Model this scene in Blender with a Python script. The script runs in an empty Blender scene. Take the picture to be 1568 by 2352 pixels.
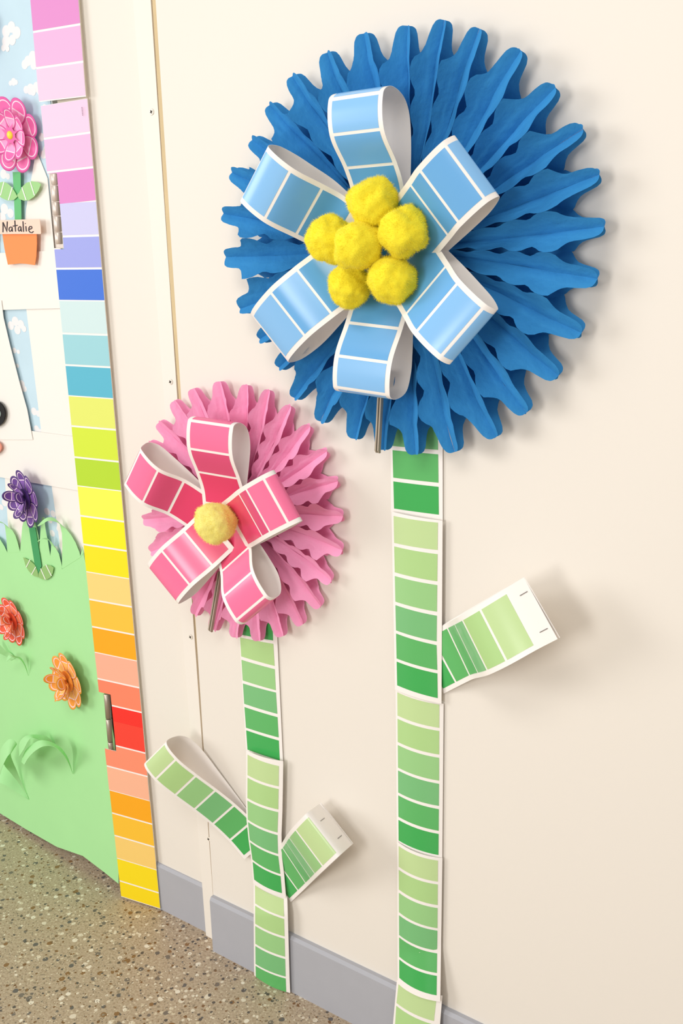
import bpy, math, random
from mathutils import Vector, Matrix, noise
random.seed(7)
sc = bpy.context.scene
COL = sc.collection

# ---------------------------------------------------------------- camera
FPX = 2217.38
YAW, PITCH, ROLL = 0.612992, 0.271317, -0.0202866
CAM = Vector((0.0, -1.1, 1.262783))
fw = Vector((-math.sin(YAW)*math.cos(PITCH), math.cos(YAW)*math.cos(PITCH), -math.sin(PITCH)))
r0 = Vector((math.cos(YAW), math.sin(YAW), 0)); u0 = r0.cross(fw)
RT = math.cos(ROLL)*r0 + math.sin(ROLL)*u0
UP = -math.sin(ROLL)*r0 + math.cos(ROLL)*u0
cd = bpy.data.cameras.new('camera'); cam = bpy.data.objects.new('camera', cd); COL.objects.link(cam)
cd.sensor_fit = 'AUTO'; cd.sensor_width = 36; cd.lens = FPX*36/2352; cd.clip_start = 0.02
M = Matrix((RT, UP, -fw)).transposed().to_4x4(); M.translation = CAM; cam.matrix_world = M
sc.camera = cam
# ---------------------------------------------------------------- light and exposure
sc.view_settings.view_transform = 'Standard'; sc.view_settings.look = 'None'
sc.view_settings.gamma = 1; sc.view_settings.use_curve_mapping = False
sc.view_settings.exposure = 0.20
world = bpy.data.worlds.new('room_light'); sc.world = world; world.use_nodes = True
bg = world.node_tree.nodes['Background']; bg.inputs[0].default_value = (1.0, 0.975, 0.95, 1); bg.inputs[1].default_value = 0.47
def area(name, loc, target, sx, sy, power, color):
    ld = bpy.data.lights.new(name, 'AREA'); ld.shape = 'RECTANGLE'; ld.size = sx; ld.size_y = sy
    ld.energy = power; ld.color = color
    o = bpy.data.objects.new(name, ld); COL.objects.link(o); o.location = loc
    o.rotation_euler = (Vector(target)-Vector(loc)).to_track_quat('-Z', 'Y').to_euler()
area('side_window', (-5.4, -4.0, 2.0), (-0.8, 0, 1.0), 2.4, 2.2, 104, (1.0, 0.985, 0.97))
area('ceiling_panel', (-0.5, -1.7, 2.7), (-0.5, -1.2, 0), 1.2, 0.6, 15, (1.0, 0.97, 0.93))
area('opposite_window', (-1.0, -3.3, 1.30), (-0.85, 0, 1.1), 0.55, 1.2, 28, (1.0, 0.98, 0.96))

# ---------------------------------------------------------------- helpers
def ray(px, py): return fw + (px-784)/FPX*RT - (py-1176)/FPX*UP
def wall(px, py, h=0.0):                       # point of the wall plane y = -h
    d = ray(px, py); return CAM + d*((1.1-h)/d.y)
DA = 0.07; DY0 = 0.024; DX0 = -1.36            # door plane: y = DY0 - DA*(x-DX0), turned slightly from the wall
DN = Vector((DA, 1, 0)).normalized(); DP = Vector((DX0, DY0, 0)); DU = Vector((1, -DA, 0)).normalized()
def door(px, py, h=0.0):                       # point in front of the door face by h
    d = ray(px, py); p0 = DP - DN*h; return CAM + d*((p0-CAM).dot(DN)/d.dot(DN))
def lin(c):
    return tuple((v/255/12.92 if v/255 <= .04045 else ((v/255+.055)/1.055)**2.4) for v in c)
MATS = {}
def mat(name, rgb, rough=0.6, spec=0.3, coat=0.0, transl=0.0, bump=None, var=0.0, vscale=8.0, metal=0.0):
    if name in MATS: return MATS[name]
    m = bpy.data.materials.new(name); m.use_nodes = True; nt = m.node_tree; b = nt.nodes['Principled BSDF']
    c = (*lin(rgb), 1)
    b.inputs['Base Color'].default_value = c; b.inputs['Roughness'].default_value = rough
    b.inputs['Specular IOR Level'].default_value = spec; b.inputs['Metallic'].default_value = metal
    b.inputs['Coat Weight'].default_value = coat; b.inputs['Coat Roughness'].default_value = 0.12
    if var > 0:
        n = nt.nodes.new('ShaderNodeTexNoise'); n.inputs['Scale'].default_value = vscale; n.inputs['Detail'].default_value = 4
        tc = nt.nodes.new('ShaderNodeTexCoord'); nt.links.new(tc.outputs['Object'], n.inputs['Vector'])
        mx = nt.nodes.new('ShaderNodeMix'); mx.data_type = 'RGBA'
        mx.inputs[6].default_value = tuple(v*(1-var) for v in c[:3])+(1,); mx.inputs[7].default_value = tuple(min(1, v*(1+var)) for v in c[:3])+(1,)
        nt.links.new(n.outputs['Fac'], mx.inputs[0]); nt.links.new(mx.outputs[2], b.inputs['Base Color'])
    if bump:
        n = nt.nodes.new('ShaderNodeTexNoise'); n.inputs['Scale'].default_value = bump[0]; n.inputs['Detail'].default_value = 5
        tc = nt.nodes.new('ShaderNodeTexCoord'); nt.links.new(tc.outputs['Object'], n.inputs['Vector'])
        bp = nt.nodes.new('ShaderNodeBump'); bp.inputs['Strength'].default_value = bump[1]; bp.inputs['Distance'].default_value = bump[2]
        nt.links.new(n.outputs['Fac'], bp.inputs['Height']); nt.links.new(bp.outputs['Normal'], b.inputs['Normal'])
    if transl > 0:
        t = nt.nodes.new('ShaderNodeBsdfTranslucent'); t.inputs['Color'].default_value = c
        ms = nt.nodes.new('ShaderNodeMixShader'); ms.inputs[0].default_value = transl
        out = nt.nodes['Material Output']
        nt.links.new(b.outputs[0], ms.inputs[1]); nt.links.new(t.outputs[0], ms.inputs[2]); nt.links.new(ms.outputs[0], out.inputs[0])
    MATS[name] = m; return m
def put(o, parent=None):
    COL.objects.link(o)
    if parent is not None: o.parent = parent
    return o
def obj(name, verts, faces, m, parent=None, smooth=False, uv=None):
    me = bpy.data.meshes.new(name); me.from_pydata([tuple(v) for v in verts], [], faces)
    for mm in (m if isinstance(m, (list, tuple)) else [m]): me.materials.append(mm)
    if smooth: me.polygons.foreach_set('use_smooth', [True]*len(me.polygons))
    if uv is not None:
        ul = me.uv_layers.new(name='UVMap')
        for l in me.loops: ul.data[l.index].uv = uv[l.vertex_index]
    me.update(); o = bpy.data.objects.new(name, me); return put(o, parent)
def empty(name, loc, label, cat, group=None):
    o = bpy.data.objects.new(name, None); o.location = loc; o.empty_display_size = .02
    o['label'] = label; o['category'] = cat
    if group: o['group'] = group
    COL.objects.link(o); return o
def child(o, root):                             # parent keeping the world place
    o.parent = root; o.matrix_parent_inverse = Matrix.Translation(-Vector(root.location)); return o
def tag(o, label, cat, group=None, kind=None):
    if kind: o['kind'] = kind
    else:
        o['label'] = label; o['category'] = cat
        if group: o['group'] = group
    return o
def box(x0, x1, y0, y1, z0, z1):
    v = [(x, y, z) for z in (z0, z1) for y in (y0, y1) for x in (x0, x1)]
    f = [(0, 2, 3, 1), (4, 5, 7, 6), (0, 1, 5, 4), (2, 6, 7, 3), (0, 4, 6, 2), (1, 3, 7, 5)]
    return v, f
def struct(name, v, f, m, parent=None):
    o = obj(name, v, f, m)
    if parent is None: o['kind'] = 'structure'
    else: o.parent = parent
    return o
def plate(pts, n, th):                          # closed slab from a front outline; n = outward unit normal
    k = len(pts); back = [p - n*th for p in pts]
    v = list(pts)+back; a = sum((pts[i]-pts[0]).cross(pts[(i+1) % k]-pts[0]).dot(n) for i in range(k))
    f = [tuple(range(k)), tuple(range(2*k-1, k-1, -1))]
    f += [(i, k+i, k+(i+1) % k, (i+1) % k) for i in range(k)]
    if a < 0: f = [t[::-1] for t in f]
    return v, f
def sheet(rows, th, nrm):                       # rows of points -> sheet with thickness along per-row normals (rows x cols)
    nr, nc = len(rows), len(rows[0]); v = []; f = []
    for s in (0, 1):
        for i in range(nr):
            for j in range(nc): v.append(rows[i][j] - (nrm(i, j)*th if s else Vector((0, 0, 0))))
    N = nr*nc
    for i in range(nr-1):
        for j in range(nc-1):
            a, b, c, d = i*nc+j, i*nc+j+1, (i+1)*nc+j+1, (i+1)*nc+j
            f.append((a, b, c, d)); f.append((N+d, N+c, N+b, N+a))
    def side(idx, flip):
        b = len(v); k = len(idx)
        v.extend([v[q] for q in idx]); v.extend([v[N+q] for q in idx])
        for i in range(k-1):
            q = (b+i, b+i+1, b+k+i+1, b+k+i); f.append(q[::-1] if flip else q)
    side([i*nc for i in range(nr)], False); side([i*nc+nc-1 for i in range(nr)], True)
    side(list(range(nc)), True); side([(nr-1)*nc+j for j in range(nc)], False)
    return v, f
NW = Vector((0, -1, 0)); ND = -DN

# ---------------------------------------------------------------- materials of the setting
m_wall = mat('painted wall cream', (237, 230, 219), 0.55, 0.25, bump=(180, 0.05, 0.001))
m_trimw = mat('white cover strip', (241, 234, 223), 0.5, 0.3)
m_wood = mat('tan wood edge', (212, 190, 148), 0.6, 0.2, var=.12, vscale=20)
m_base = mat('grey vinyl baseboard', (176, 177, 183), 0.5, 0.3, var=.03, vscale=30)
m_dooredge = mat('dark casing edge', (232, 222, 204), 0.7, 0.2)
m_doorface = mat('painted door', (205, 210, 205), 0.5, 0.3)
def terrazzo():
    m = bpy.data.materials.new('terrazzo'); m.use_nodes = True; nt = m.node_tree; b = nt.nodes['Principled BSDF']
    tc = nt.nodes.new('ShaderNodeTexCoord'); L = nt.links.new
    nz = nt.nodes.new('ShaderNodeTexNoise'); nz.inputs['Scale'].default_value = 60; nz.inputs['Detail'].default_value = 3; L(tc.outputs['Object'], nz.inputs['Vector'])
    mv = nt.nodes.new('ShaderNodeVectorMath'); mv.operation = 'MULTIPLY_ADD'; mv.inputs[1].default_value = (.006, .006, .006)
    L(nz.outputs['Color'], mv.inputs[0]); L(tc.outputs['Object'], mv.inputs[2])
    n2 = nt.nodes.new('ShaderNodeTexNoise'); n2.inputs['Scale'].default_value = 240; n2.inputs['Detail'].default_value = 6; L(tc.outputs['Object'], n2.inputs['Vector'])
    rp = nt.nodes.new('ShaderNodeValToRGB'); e = rp.color_ramp.elements
    e[0].position = .3; e[0].color = (*lin((164, 142, 116)), 1); e[1].position = .72; e[1].color = (*lin((200, 182, 157)), 1); L(n2.outputs['Fac'], rp.inputs[0])
    cur = rp.outputs[0]
    for scale, size, cols, dens in ((62, .34, ((104, 98, 94), (236, 226, 206), (140, 104, 66), (226, 214, 192), (120, 110, 100)), .62),
                                    (120, .40, ((92, 84, 78), (228, 216, 194), (128, 94, 60), (150, 134, 112), (215, 200, 172)), .58),
                                    (260, .36, ((110, 98, 84), (222, 208, 182), (132, 104, 72), (210, 196, 168), (120, 108, 92)), .40)):
        vo = nt.nodes.new('ShaderNodeTexVoronoi'); vo.voronoi_dimensions = '2D'; vo.inputs['Scale'].default_value = scale; L(mv.outputs[0], vo.inputs['Vector'])
        sp = nt.nodes.new('ShaderNodeSeparateColor'); L(vo.outputs['Color'], sp.inputs[0])
        # radius varies per cell
        rad = nt.nodes.new('ShaderNodeMath'); rad.operation = 'MULTIPLY'; rad.inputs[1].default_value = size; L(sp.outputs[1], rad.inputs[0])
        lt = nt.nodes.new('ShaderNodeMath'); lt.operation = 'LESS_THAN'; L(vo.outputs['Distance'], lt.inputs[0]); L(rad.outputs[0], lt.inputs[1])
        on = nt.nodes.new('ShaderNodeMath'); on.operation = 'LESS_THAN'; on.inputs[1].default_value = dens; L(sp.outputs[0], on.inputs[0])
        an = nt.nodes.new('ShaderNodeMath'); an.operation = 'MULTIPLY'; L(lt.outputs[0], an.inputs[0]); L(on.outputs[0], an.inputs[1])
        cr = nt.nodes.new('ShaderNodeValToRGB'); cr.color_ramp.interpolation = 'CONSTANT'; el = cr.color_ramp.elements
        while len(el) < len(cols): el.new(0.5)
        for i, c in enumerate(cols): el[i].position = i/len(cols); el[i].color = (*lin(c), 1)
        L(sp.outputs[2], cr.inputs[0])
        mx = nt.nodes.new('ShaderNodeMix'); mx.data_type = 'RGBA'; L(an.outputs[0], mx.inputs[0]); L(cur, mx.inputs[6]); L(cr.outputs[0], mx.inputs[7]); cur = mx.outputs[2]
    L(cur, b.inputs['Base Color']); b.inputs['Roughness'].default_value = .38; b.inputs['Specular IOR Level'].default_value = .35
    return m

# ---------------------------------------------------------------- the setting
struct('floor', *box(-3.2, 1.6, -3.0, 0.25, -0.05, 0.0), terrazzo())
struct('wall_right', *box(-1.079, 1.6, 0.0, 0.12, 0.0, 2.7), m_wall)
struct('wall_left', *box(-1.30, -1.079, 0.026, 0.12, 0.0, 2.7), m_wall)
def skirting(name, x0, x1, yf, yb, h, lip):
    prof = [(yb, 0), (yf, 0), (yf, h-lip), (yf+.0035, h), (yb, h)]
    v = [(x, y, z) for x in (x0, x1) for y, z in prof]; k = len(prof)
    f = [tuple(range(k)), tuple(range(2*k-1, k-1, -1))]+[(i, k+i, k+(i+1) % k, (i+1) % k) for i in range(k)]
    return struct(name, v, f, m_base)
skirting('baseboard_left', -1.262, -1.1165, 0.0205, 0.026, 0.104, .006)
skirting('baseboard_right', -1.0785, 1.6, -0.0105, 0.0, 0.116, .006)
# white cover strip beside the seam, screwed on
t1 = struct('trim_1', *plate([wall(473, 2149, -.013), wall(496.5, 2162, -.013), wall(407, 915, -.013), wall(346, 0, -.013), wall(246, -1500, -.013), wall(188, -1500, -.013), wall(305, 0, -.013)], NW, .02), m_trimw)
struct('trim_2', *plate([wall(500, 2130, -.010), wall(401, 640, -.010), wall(364, 0, -.010), wall(279, -1500, -.010), wall(252, -1500, -.010), wall(349.5, 0, -.010), wall(389.5, 640, -.010), wall(411, 918, -.010), wall(451, 1472, -.010), wall(471, 1703, -.010), wall(490, 1900, -.010), wall(499, 2130, -.010)], NW, .02), m_wood)
m_screw = mat('painted screw', (238, 230, 216), .35, .5); m_dark = mat('dark recess', (60, 54, 48), .6, .2)
for px, py in ((348, 257), (391.5, 877), (437.5, 1463), (479, 1927)):
    c = wall(px, py, -.0125); n = 14
    v = [c+NW*.0008]+[c+Vector((math.cos(a)*.0042, 0, math.sin(a)*.0042))+NW*.0006 for a in [i*2*math.pi/n for i in range(n)]]+[c+Vector((math.cos(a)*.0046, 0, math.sin(a)*.0046)) for a in [i*2*math.pi/n for i in range(n)]]
    f = [(0, 1+(i+1) % n, 1+i) for i in range(n)]+[(1+i, 1+(i+1) % n, 1+n+(i+1) % n, 1+n+i) for i in range(n)]
    s = struct('screw', v, f, m_screw, t1)
    vv = []; ff = []
    for a in (.5, .5+math.pi/2):
        d = Vector((math.cos(a), 0, math.sin(a))); e = Vector((-d.z, 0, d.x)); b = len(vv)
        vv += [c+NW*.0011+d*.0026*i+e*.0007*j for i, j in ((-1, -1), (1, -1), (1, 1), (-1, 1))]; ff.append((b, b+1, b+2, b+3))
    obj('cross_slot', vv, ff, m_dark, s)

# door, its casing and hinges
def dpt(u, z, h=0.0): p = DP + DU*u - DN*h; return Vector((p.x, p.y, z))
dr = struct('door_1', *plate([dpt(-1.0, .03), dpt(.012, .03), dpt(.012, 2.1), dpt(-1.0, 2.1)], ND, .04), m_doorface)
def RB(z):                                      # right and left edge of the rainbow border at height z
    t = (z-.004)/1.59
    return Vector((-1.2435-.0155*t - .004*math.sin(math.pi*t), .0195, z)), Vector((-1.3365-.0215*t-.006*math.sin(math.pi*t), .003+.006*t, z))
BN = (RB(.8)[0]-RB(.8)[1]).cross(Vector((0, 0, 1))).normalized()
rows = []
for z in (0, .3, .6, .9, 1.2, 1.5, 1.8, 2.12):
    R, L = RB(z); rows.append((R+Vector((-.005, .0010, 0)), L+Vector((.030, .0078, 0)), Vector((L.x+.030, .07, z)), Vector((R.x-.005, .07, z))))
v = [p for r in rows for p in r]; f = []
for i in range(len(rows)-1):
    for j in range(4): f.append((i*4+j, i*4+(j+1) % 4, i*4+4+(j+1) % 4, i*4+4+j))
f += [(0, 1, 2, 3), tuple(range(len(v)-1, len(v)-5, -1))]
struct('trim_3', v, [q[::-1] for q in f], m_dooredge)
m_hinge = mat('brushed nickel hinge', (186, 172, 156), .35, .5, metal=.8)
m_hingeh = mat('pale nickel hinge', (226, 212, 200), .4, .5, metal=.55)
def cyl(a, b, r, n=14):
    a, b = Vector(a), Vector(b); ax = (b-a).normalized(); e1 = ax.orthogonal().normalized(); e2 = ax.cross(e1)
    ring = lambda p, rr: [p+e1*math.cos(i*2*math.pi/n)*rr+e2*math.sin(i*2*math.pi/n)*rr for i in range(n)]
    v = ring(a, r*.82)+ring(a+ax*r*.15, r)+ring(b-ax*r*.15, r)+ring(b, r*.82)
    f = [tuple(range(n))[::-1], tuple(range(3*n, 4*n))]
    for k in range(3): f += [(k*n+i, k*n+(i+1) % n, (k+1)*n+(i+1) % n, (k+1)*n+i) for i in range(n)]
    return v, f
def hinge(pts, m, r, hh, leaf):
    P = [door(px, py, hh) for px, py in pts]
    h = struct('hinge', *plate([door(*q, .001) for q in leaf], ND, .003), m, dr)
    for a, b in zip(P[:-1], P[1:]):
        o = obj('knuckle', *cyl(a+(b-a)*.015, b-(b-a)*.015, r), m, h); o.data.polygons.foreach_set('use_smooth', [len(p.vertices) == 4 for p in o.data.polygons])
hinge([(125, 398), (126.5, 425), (128.5, 463), (131, 496), (133.5, 533), (135.5, 561)], m_hingeh, .0062, .012, [(112, 397), (132, 395), (146, 570), (124, 572)])
hinge([(245, 1592), (249.5, 1650), (254, 1703), (256.5, 1726)], m_hinge, .0058, .012, [(240, 1592), (258, 1590), (264, 1722), (250, 1728)])

# ---------------------------------------------------------------- paint-chip border beside the door
m_card = mat('white card', (250, 244, 238), .35, .4)
def swm(rgb, gloss=True):
    return mat('printed %d %d %d' % rgb, rgb, .22 if gloss else .5, .45 if gloss else .3)
def bpt(s, z, h): R, L = RB(z); p = L+(R-L)*s; return p+BN*h
def chip(label, bands, gap_top=.0, tilt=0.0, lift=.0):
    # bands: (rgb, ztop, zbot, [notch (s, z_from, z_to)])
    zt, zb = bands[0][1], bands[-1][2]
    root = empty('paint_chip', bpt(.5, zb, .001), label, 'paint chip', 'rainbow border of paint chips')
    notches = [b[3] for b in bands if len(b) > 3]
    def rows(z1, z0, h):
        zs = {z1, z0}
        for n in notches: zs |= {q for q in (n[1], n[2]) if z0 < q < z1}
        k = max(2, int((z1-z0)/.012)); zs |= {z0+(z1-z0)*i/k for i in range(k+1)}
        zs = sorted(zs, reverse=True); out = []
        for a, b in zip(zs[:-1], zs[1:]):
            sv = max([n[0] for n in notches if n[2] < (a+b)/2 < n[1]] or [0.])
            for z in (a, b):
                out.append([bpt(sv+(1-sv)*c, z+tilt*(1-c), h+lift*(zt-z)/(zt-zb)) for c in (0, .5, 1)])
        return out
    nb = lambda i, j: BN
    child(obj('card', *sheet(rows(zt, zb, .0016), .0012, nb), m_card), root)
    for i, b in enumerate(bands):
        t = b[1]-(.0017 if i else .0004); q = b[2]+.0017
        child(obj('swatch', *sheet(rows(t, q, .0020), .0003, nb), swm(b[0], False)), root)
    return root
UN = (.215, 1.386, 1.2625); LN = (.285, .4515, .333)
chip('purple paint chip card at the top of the door border', [((224, 142, 204), 1.72, 1.596), ((236, 180, 222), 1.596, 1.543), ((241, 204, 229), 1.543, 1.4925)], lift=.003)
chip('lilac paint chip card just above the upper hinge', [((242, 205, 231), 1.490, 1.440), ((238, 188, 225), 1.440, 1.388), ((224, 138, 203), 1.388, 1.336, UN)], tilt=-.003)
chip('lavender to royal blue paint chip card beside the upper hinge', [((205, 204, 241), 1.336, 1.283, UN), ((160, 168, 235), 1.283, 1.231, UN), ((62, 116, 222), 1.231, 1.178)])
chip('pale aqua to teal paint chip card below the royal blue', [((208, 232, 232), 1.178, 1.123), ((158, 213, 221), 1.123, 1.069), ((92, 186, 210), 1.069, 1.015)])
chip('lime green paint chip card in the door border', [((229, 237, 112), 1.015, .962), ((214, 236, 62), .962, .906), ((185, 222, 50), .906, .853)])
chip('bright yellow three band paint chip card beside the purple flower', [((255, 250, 84), .853, .798), ((255, 243, 30), .798, .744), ((255, 233, 28), .744, .691)])
chip('apricot to orange paint chip card beside the small amber flower', [((254, 218, 130), .691, .638), ((254, 200, 66), .638, .584), ((254, 175, 30), .584, .532)])
chip('peach, coral and red paint chip card above the lower hinge', [((253, 182, 152), .532, .479), ((254, 138, 104), .479, .429, LN), ((250, 52, 42), .429, .395, LN)])
chip('red, coral and pale peach paint chip card beside the lower hinge', [((250, 70, 54), .397, .345, LN), ((253, 148, 114), .345, .296, LN), ((253, 187, 152), .296, .243)], lift=.001)
chip('orange to apricot paint chip card low in the border', [((254, 174, 28), .243, .193), ((254, 198, 54), .193, .143), ((253, 212, 118), .143, .091)])
chip('yellow two band paint chip card standing on the floor', [((254, 226, 26), .091, .040), ((254, 224, 22), .040, .003)])
m_ink = mat('small dark print', (120, 90, 110), .6, .2)
for o_, s, z in (('paint_chip', .10, 1.507), ('paint_chip.001', .90, 1.478)):
    vv, ff = [], []
    for k in range(6):
        b = len(vv); zz = z-.0022*k
        vv += [bpt(s-.008, zz, .0045), bpt(s+.008, zz, .0045), bpt(s+.008, zz-.0013, .0045), bpt(s-.008, zz-.0013, .0045)]; ff.append((b, b+1, b+2, b+3))
    child(obj('fine_print', vv, ff, m_ink), bpy.data.objects[o_])

# ---------------------------------------------------------------- paper scene on the door
def poly(name, pts, m, h, th=.0006, parent=None, fn=door):
    o = obj(name, *plate([fn(x, y, h) for x, y in pts], ND, th), m)
    return child(o, parent) if parent else o
m_sky = mat('printed sky paper', (198, 224, 236), .6, .25, var=.10, vscale=9)
m_cloud = mat('printed cloud', (240, 238, 238), .6, .25)
m_fence = mat('white fence paper', (245, 240, 232), .55, .3)
m_grass = mat('green construction paper', (174, 232, 162), .65, .2, var=.03, vscale=12)
sky = empty('sky_paper', dpt(-.3, .6), 'pale blue paper printed with white clouds covering the door', 'paper')
child(obj('paper', *plate([dpt(-.95, .62, .001), dpt(.008, .62, .001), dpt(.008, 2.08, .001), dpt(-.95, 2.08, .001)], ND, .0008), m_sky), sky)
def cloud(cs):
    v, f = [], []
    for ci, (x, y, r) in enumerate(cs):
        c = door(x, y, .00115+.00004*ci); rr = r/1500; n = 20; b = len(v); v.append(c)
        for i in range(n): a = i*2*math.pi/n; v.append(c+DU*math.cos(a)*rr*1.25+Vector((0, 0, math.sin(a)*rr)))
        f += [(b, b+1+i, b+1+(i+1) % n) for i in range(n)]
    child(obj('printed_cloud', v, f, m_cloud), sky)
for cs in ([(14, 72, 14), (26, 62, 13), (38, 75, 14), (14, 95, 14), (28, 92, 12), (8, 110, 8), (17, 112, 7)],
           [(75, 130, 13), (64, 140, 12), (57, 148, 11), (78, 148, 12), (88, 138, 12), (90, 152, 9)],
           [(31, 188, 9), (24, 191, 6), (37, 189, 6)], [(70, 205, 13), (84, 200, 12), (60, 206, 9), (92, 208, 11), (76, 211, 9)],
           [(102, 246, 7), (97, 249, 5)], [(95, 315, 10), (108, 345, 13), (100, 355, 10)], [(10, 480, 14), (24, 490, 12), (5, 500, 14)], [(8, 400, 12), (18, 405, 8)],
           [(35, 738, 13), (48, 745, 12), (25, 748, 12), (40, 758, 12), (55, 755, 9)], [(33, 805, 8), (42, 808, 6)], [(40, 840, 6), (33, 838, 6)],
           [(50, 882, 11), (56, 893, 9), (48, 896, 9)], [(78, 945, 11), (88, 950, 9)], [(84, 985, 10), (92, 992, 9)], [(160, 935, 12), (158, 920, 9)], [(166, 985, 9)],
           [(10, 1155, 11), (18, 1150, 8), (3, 1165, 9)], [(108, 1175, 11), (122, 1180, 10), (115, 1195, 9)], [(120, 1225, 10), (135, 1215, 9)], [(130, 1260, 8), (140, 1255, 8)], [(60, 1050, 0.5)]):
    cloud(cs)
fence = empty('paper_picket_fence', dpt(-.2, .7), 'white paper picket fence glued across the blue sky paper', 'fence')
def fpart(name, pts, h): return poly(name, pts, m_fence, h, .0006, fence)
fpart('picket', [(50, 600), (60, 480), (83, 345), (109, 410), (127, 600)], .003)
fpart('picket', [(58, 690), (137, 690), (167, 1010), (97, 1010)], .003)
fpart('picket', [(-60, 690), (3, 690), (8, 730), (22, 790), (45, 880), (62, 940), (75, 1010), (-30, 1010)], .007)
fpart('picket', [(-70, 690), (-2, 690), (-2, 480), (-20, 400), (-60, 480)], .003)
fpart('picket', [(10, 1080), (58, 1085), (75, 1340), (27, 1340)], .003)
fpart('picket', [(117, 1105), (190, 1115), (196, 1340), (150, 1340)], .003)
fpart('rail', [(-120, 590), (0, 581), (118, 576), (122, 570), (139, 570), (139, 708), (0, 712), (-120, 720)], .0055)
fpart('rail', [(-120, 975), (0, 980), (178, 1004), (200, 1008), (200, 1130), (178, 1126.5), (0, 1096), (-120, 1075)], .0055)

# green paper lawn with cut blades
lawn = empty('paper_grass_sheet', dpt(-.25, .02), 'green paper grass sheet with cut blade edge covering the lower door', 'paper')
base = [(-140, 1770), (-60, 1828), (0, 1868), (60, 1905), (130, 1945), (190, 1966), (240, 2004), (272, 2030), (272, 1900), (262, 1700), (240, 1560), (205, 1340), (191, 1268), (188, 1262), (185, 1279),
        (142, 1306), (115, 1281), (90, 1266), (46, 1267), (17, 1269), (-40, 1255), (-140, 1230)]
poly('lawn', base, m_grass, .010, .0008, lawn)
def blade(pts, h=.0104): poly('blade', pts, m_grass, h, .0006, lawn)
blade([(-30, 1262), (17, 1270), (10, 1255), (0, 1239), (-20, 1225)])
blade([(17, 1270), (46, 1268), (40, 1245), (35, 1230), (28, 1218), (20, 1212), (11, 1205), (14, 1230)])
blade([(46, 1268), (91, 1267), (88, 1230), (78, 1190), (66, 1168), (56, 1190), (51, 1210)])
blade([(90, 1267), (116, 1282), (110, 1245), (104, 1215), (101, 1188), (97, 1188), (93, 1215)])
blade([(115, 1282), (143, 1307), (140, 1292), (135, 1272), (127, 1258), (118, 1246), (117, 1260)])
blade([(142, 1307), (185, 1280), (182, 1268), (173, 1246), (163, 1229), (150, 1213), (137, 1203), (142, 1225), (143, 1250)])
blade([(184, 1281), (192, 1270), (190, 1262), (189, 1256)])
def ribbon(name, A, B, m, parent, fn=door, th=.0005):
    rows = [[fn(*a), fn(*a).lerp(fn(*b), .5), fn(*b)] for a, b in zip(A, B)]
    # smooth resample along the strip
    out = []
    n = len(rows)
    for i in range(n-1):
        for k in range(4):
            t = k/4; r = []
            for j in range(3):
                p0, p1, p2, p3 = (rows[max(0, min(n-1, i+d))][j] for d in (-1, 0, 1, 2))
                r.append(.5*((2*p1)+(-p0+p2)*t+(2*p0-5*p1+4*p2-p3)*t*t+(-p0+3*p1-3*p2+p3)*t**3))
            out.append(r)
    out.append(rows[-1])
    def nr(i, j):
        i0 = min(i, len(out)-2); nn = (out[i0+1][1]-out[i0][1]).cross(out[i0][2]-out[i0][0])
        return nn.normalized() if nn.length > 1e-9 else ND
    o = obj(name, *sheet(out, th, nr), m, None, True)
    return child(o, parent) if parent else o
ribbon('blade', [(137, 1203, .011), (125, 1190, .022), (108, 1189, .034), (95, 1198, .038), (86, 1208, .034), (88, 1205, .028)], [(150, 1213, .011), (133, 1200, .022), (112, 1196, .034), (99, 1203, .038), (88, 1209, .034), (89, 1206, .028)], m_grass, lawn)
ribbon('blade', [(117, 1250, .011), (110, 1237, .020), (98, 1236, .030), (90, 1240, .034), (86, 1243, .032)], [(127, 1258, .011), (116, 1243, .020), (100, 1238, .030), (91, 1242, .034), (86.5, 1244, .032)], m_grass, lawn)
ribbon('blade', [(11, 1205, .011), (4, 1199, .022), (-10, 1197, .034), (-30, 1205, .038)], [(20, 1212, .011), (8, 1202, .022), (-9, 1200, .034), (-29, 1207, .038)], m_grass, lawn)
# curled tufts sticking out of the lawn
def q4(x, y, h): return (x/6.191, 1480+y/6.191, h)
tuft = empty('curled_grass_tuft', door(40, 1800, .011), 'curled green paper grass blades standing out low on the lawn', 'paper grass')
def curl(A, B, parent): ribbon('blade', [q4(a[0], a[1], .010+(b[2]-.010)*.9) for a, b in zip(A, B)], [q4(b[0], b[1], .010+(a[2]-.010)*1.12) for a, b in zip(A, B)], m_grass, parent)
curl([(1036, 1842, .012), (1000, 1712, .022), (955, 1595, .034), (875, 1480, .046), (765, 1405, .056), (660, 1368, .062), (560, 1366, .066), (455, 1420, .066), (355, 1520, .064), (298, 1670, .058)],
     [(1034, 1842, .011), (996, 1735, .018), (950, 1640, .028), (880, 1545, .040), (780, 1462, .050), (690, 1440, .056), (600, 1455, .060), (500, 1515, .060), (410, 1605, .058), (345, 1712, .054)], tuft)
curl([(780, 1420, .016), (700, 1335, .026), (620, 1290, .036), (520, 1282, .046), (420, 1285, .054), (330, 1325, .058), (270, 1420, .058), (264, 1602, .054)],
     [(700, 1420, .012), (640, 1390, .020), (570, 1365, .030), (500, 1335, .040), (450, 1325, .048), (400, 1375, .054), (345, 1480, .054), (268, 1600, .053)], tuft)
curl([(410, 2206, .011), (330, 2020, .018), (240, 1800, .030), (150, 1550, .046), (240, 1420, .056), (150, 1345, .064), (60, 1410, .068), (5, 1520, .070), (-20, 1700, .066)],
     [(400, 2200, .011), (270, 1980, .014), (160, 1840, .024), (60, 1700, .040), (150, 1560, .052), (110, 1590, .060), (70, 1660, .064), (25, 1760, .064), (-10, 1880, .060)], tuft)
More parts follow.
